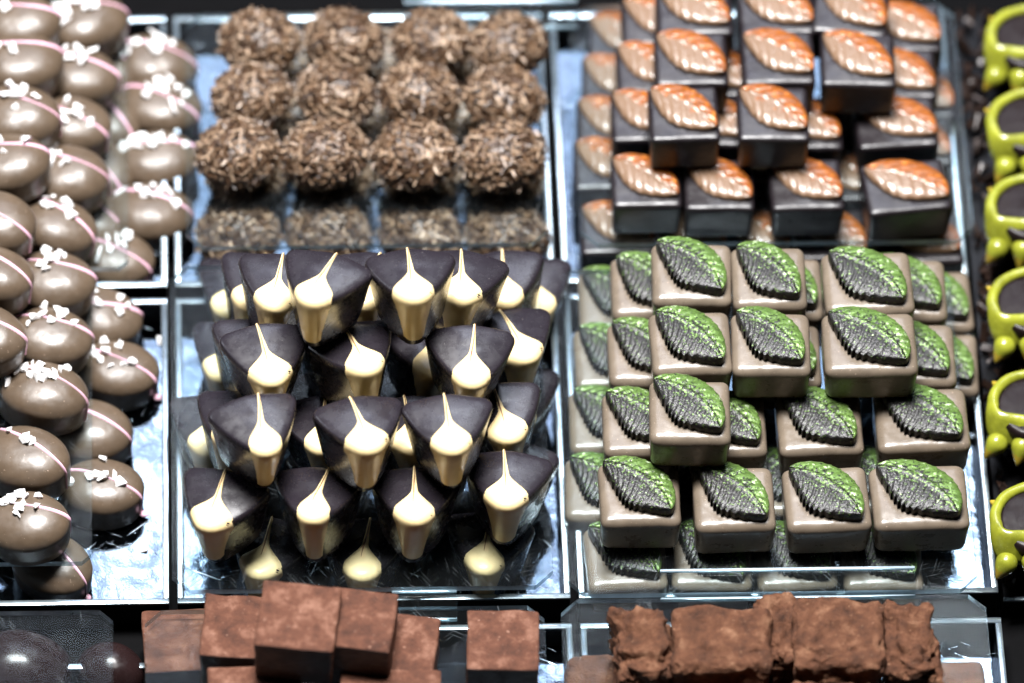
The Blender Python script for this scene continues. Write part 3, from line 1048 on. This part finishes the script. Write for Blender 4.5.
for i, (px, py, zb, lab) in enumerate([
    (1032, 40, 1.7, 'lime rimmed dark cup at the right edge, farthest back'),
    (1033, 124, 1.7, 'lime rimmed dark cup at the right edge, second from the back'),
    (1033, 210, 1.7, 'lime rimmed dark cup at the right edge, third from the back'),
    (1035, 304, 1.7, 'lime rimmed dark cup at the right edge, fourth from the back'),
    (1036, 407, 1.7, 'lime rimmed dark cup at the right edge, second from the front'),
    (1039, 520, 1.7, 'lime rimmed dark cup at the right edge, nearest the front'),
]):
    p = at(px, py, zb + 1.35)
    t = thing('lime_cup', lab, 'chocolate', (p.x, p.y, zb), R((-6, 8, -3, 5, -8, 3)[i]), 'lime rimmed dark cups')
    link('cup', CUP, t); link('lime_ring', RING, t)
    for q, (a, r, z, sc_, kk) in enumerate(((-135, 1.55, .72, 1.3, 0), (-104, 1.25, .85, 1.35, 0), (-60, 1.4, .75, 1.2, 0), (150, 1.30, 1.28, .75, 1))):
        o = link('drip', KNOB[kk], t, (r * math.cos(R(a)), r * math.sin(R(a)), z))
        o.rotation_euler = (R(40) if a < 0 else R(-15), 0, R(a + 90)); o.scale = (sc_,) * 3
# their tray: a black box full of cocoa nibs
t = thing('black_tray', 'black tray bedded with dark nibs at the right edge', 'tray', ((XG0 + XG1) / 2, (YB0 + YC1) / 2, 0))
bm = rounded_box(XG1 - XG0, YC1 - YB0, 1.0, .08, 0, sub=4)
link('tray_body', finish(bm, 'tray_body', 'wall', True, 40), t)
bm = bmesh.new(); rr = random.Random(5)
for k in range(900):
    x = rr.uniform(-(XG1 - XG0) / 2 + .15, -(XG1 - XG0) / 2 + 5.5); y = rr.uniform(-(YC1 - YB0) / 2 + .2, (YC1 - YB0) / 2 - .2)
    r_ = bmesh.ops.create_cube(bm, size=1)
    q = Matrix.Rotation(rr.uniform(0, 6), 3, Vector((rr.random() - .5, rr.random() - .5, rr.random() + .2)).normalized())
    s_ = Vector((rr.uniform(.2, .6), rr.uniform(.1, .22), rr.uniform(.06, .15)))
    for v in r_['verts']:
        v.co = q @ Vector((v.co.x * s_.x, v.co.y * s_.y, v.co.z * s_.z)) + Vector((x, y, 1.02 + rr.uniform(.05, .4)))
nb = link('nib_bed', finish(bm, 'nib_bed', 'crumb', False), t); nb['kind'] = 'stuff'
bm = rounded_box(XG1 - XG0, .16, .12, .04, 0, sub=3)
link('rim', finish(bm, 'rim', 'rim'), t, (0, -(YC1 - YB0) / 2 - .09, .95))

# ------------------------------------------------------------------ acrylic sheets
def sx(px, py, z): return at(px, py, z).x
def sy(px, py, z): return at(px, py, z).y
z = FS
sheet('acrylic_sheet', 'clear sheet under the upper flaky truffles', 'acrylic sheet', sx(186, 247, z), sx(549, 249, z), sy(360, 249, z), sy(390, 16, z), z)
z = GS
sheet('acrylic_sheet', 'clear sheet under the second layer of copper leaf squares', 'acrylic sheet', sx(581, 243, z), sx(975, 250, z), sy(700, 247, z), sy(780, 8, z), z)
sheet('acrylic_sheet', 'clear sheet under the second layer of green leaf squares', 'acrylic sheet', sx(566, 560, z), sx(975, 560, z), sy(700, 597, z), sy(780, 272, z), z)
z = TS
sheet('acrylic_sheet', 'clear sheet with cut corners under the upper shield pralines', 'acrylic sheet', sx(172, 570, z), sx(553, 580, z), sy(360, 592, z), sy(390, 268, z), z)
z = OS
sheet('acrylic_sheet', 'clear sheet under the back pile of milk ovals', 'acrylic sheet', XL0 - 1, sx(128, 160, z), sy(60, 272, z), sy(90, 26, z), z, ch=.3)
sheet('acrylic_sheet', 'clear sheet under the nearer pile of milk ovals', 'acrylic sheet', XL0 - 1, sx(92, 430, z), sy(60, 566, z), sy(90, 284, z), z, ch=.3)
z = Z0 + 1.9
sheet('acrylic_sheet', 'scratched clear sheet with cut corner over the glossy dark oval', 'acrylic sheet', XL0 - 1, sx(113, 650, z), YA0 + .5, sy(50, 615, z), z, ch=.4)
z = CZS
sheet('acrylic_sheet', 'clear sheet under the upper cocoa cubes', 'acrylic sheet', sx(145, 640, z), sx(545, 640, z), YA0 + .5, sy(350, 612, z), z, ch=.5)
z = RZS
sheet('acrylic_sheet', 'clear sheet under the rugged cocoa blocks', 'acrylic sheet', sx(562, 640, z), sx(988, 640, z), YA0 + .5, sy(770, 601, z), z, ch=.5)

def holder(label, x0, x1, py, z):
    a, b = at(x0, py, z), at(x1, py, z)
    bm = rounded_box(b.x - a.x, .75, .2, .03, 0, sub=3)
    for v in bm.verts:
        v.co = Matrix.Rotation(R(35), 3, 'X') @ v.co
    o = link('label_strip', finish(bm, 'label_strip', 'clear'), None, ((a.x + b.x) / 2, (a.y + b.y) / 2, z))
    tag(o, label, 'label strip', 'empty clear label strips')
    bm = rounded_box(b.x - a.x, .1, .12, .03, 0, sub=3)
    link('strip_lip', finish(bm, 'strip_lip', 'edge'), o, (0, .36, .24))
    bm = rounded_box(b.x - a.x, .1, .12, .03, 0, sub=3)
    link('strip_lip', finish(bm, 'strip_lip', 'edge'), o, (0, -.36, -.24))
holder('long clear strip between green leaf squares and rugged blocks', 660, 915, 585, 2.5)
holder('clear strip behind the back row of flaky truffles', 404, 577, 16, 2.8)
holder('short clear strip behind the smooth cocoa cubes', 392, 457, 607, 2.2)
# ------------------------------------------------------------------ light
w = bpy.data.worlds.new('World'); sc.world = w; w.use_nodes = True
n, l = w.node_tree.nodes, w.node_tree.links
bg = n['Background']
tc = n.new('ShaderNodeTexCoord'); sp = n.new('ShaderNodeSeparateXYZ')
l.new(tc.outputs['Generated'], sp.inputs[0])
dt = n.new('ShaderNodeVectorMath'); dt.operation = 'DOT_PRODUCT'
l.new(tc.outputs['Generated'], dt.inputs[0]); dt.inputs[1].default_value = Vector((-.1, .62, .78)).normalized()
rp = ramp(n, [(0.0, (.004, .004, .005)), (.45, (.02, .024, .03)), (.8, (.16, .21, .30)), (1.0, (.42, .50, .64))])
l.new(dt.outputs['Value'], rp.inputs[0]); l.new(rp.outputs[0], bg.inputs[0])
bg.inputs[1].default_value = .28

def area(name, loc, target, sx_, sy_, radiance, colr):
    d = bpy.data.lights.new(name, 'AREA'); d.shape = 'RECTANGLE'
    d.size = sx_ * S; d.size_y = sy_ * S
    d.energy = radiance * math.pi * (sx_ * S) * (sy_ * S)
    d.color = colr
    o = bpy.data.objects.new(name, d); col.objects.link(o)
    o.location = Vector(loc) * S
    o.rotation_euler = (Vector(target) - Vector(loc)).to_track_quat('-Z', 'Y').to_euler()
    return o
def patch_light(name, px, py, dist, sx_, sy_, rad, colr=(.93, .97, 1)):
    """an added light set where the shiny tray floor at that spot would show it"""
    p = at(px, py, Z0)
    d = (p - CP).normalized(); d.z = -d.z
    area(name, p + d * dist, p, sx_, sy_, rad, colr)
for q in (-17, 0, 17):
    area('back_panel_lamp', (5, 100 - .79 * q, 128 + .62 * q), (0, 0, 0), 84, 14, 5.4, (.76, .81, 1))
area('overhead_lamp', (-6, 15, 130), (0, 0, 0), 46, 26, 150, (1, .985, .98))
area('side_lamp', (-120, 50, 90), (0, 0, 0), 50, 40, 4, (.85, .9, 1))
patch_light('added_floor_light', 136, 480, 130, 5, 8, 13)  # added unseen lights, aimed so white patches show on the tray floors
patch_light('added_floor_light', 965, 560, 130, 7, 8, 16)
patch_light('added_floor_light', 190, 560, 130, 5, 6, 9)
patch_light('added_floor_light', 975, 235, 130, 6, 5, 12)
patch_light('added_floor_light', 958, 640, 130, 8, 8, 22)
patch_light('added_floor_light', 588, 640, 130, 5, 6, 9)

sc.render.engine = 'CYCLES'
sc.cycles.max_bounces = 8
sc.cycles.diffuse_bounces = 2
sc.cycles.transparent_max_bounces = 24
sc.cycles.caustics_reflective = False
sc.cycles.caustics_refractive = False
sc.view_settings.view_transform = 'Standard'
sc.view_settings.look = 'None'
sc.view_settings.exposure = .12
sc.view_settings.gamma = 1
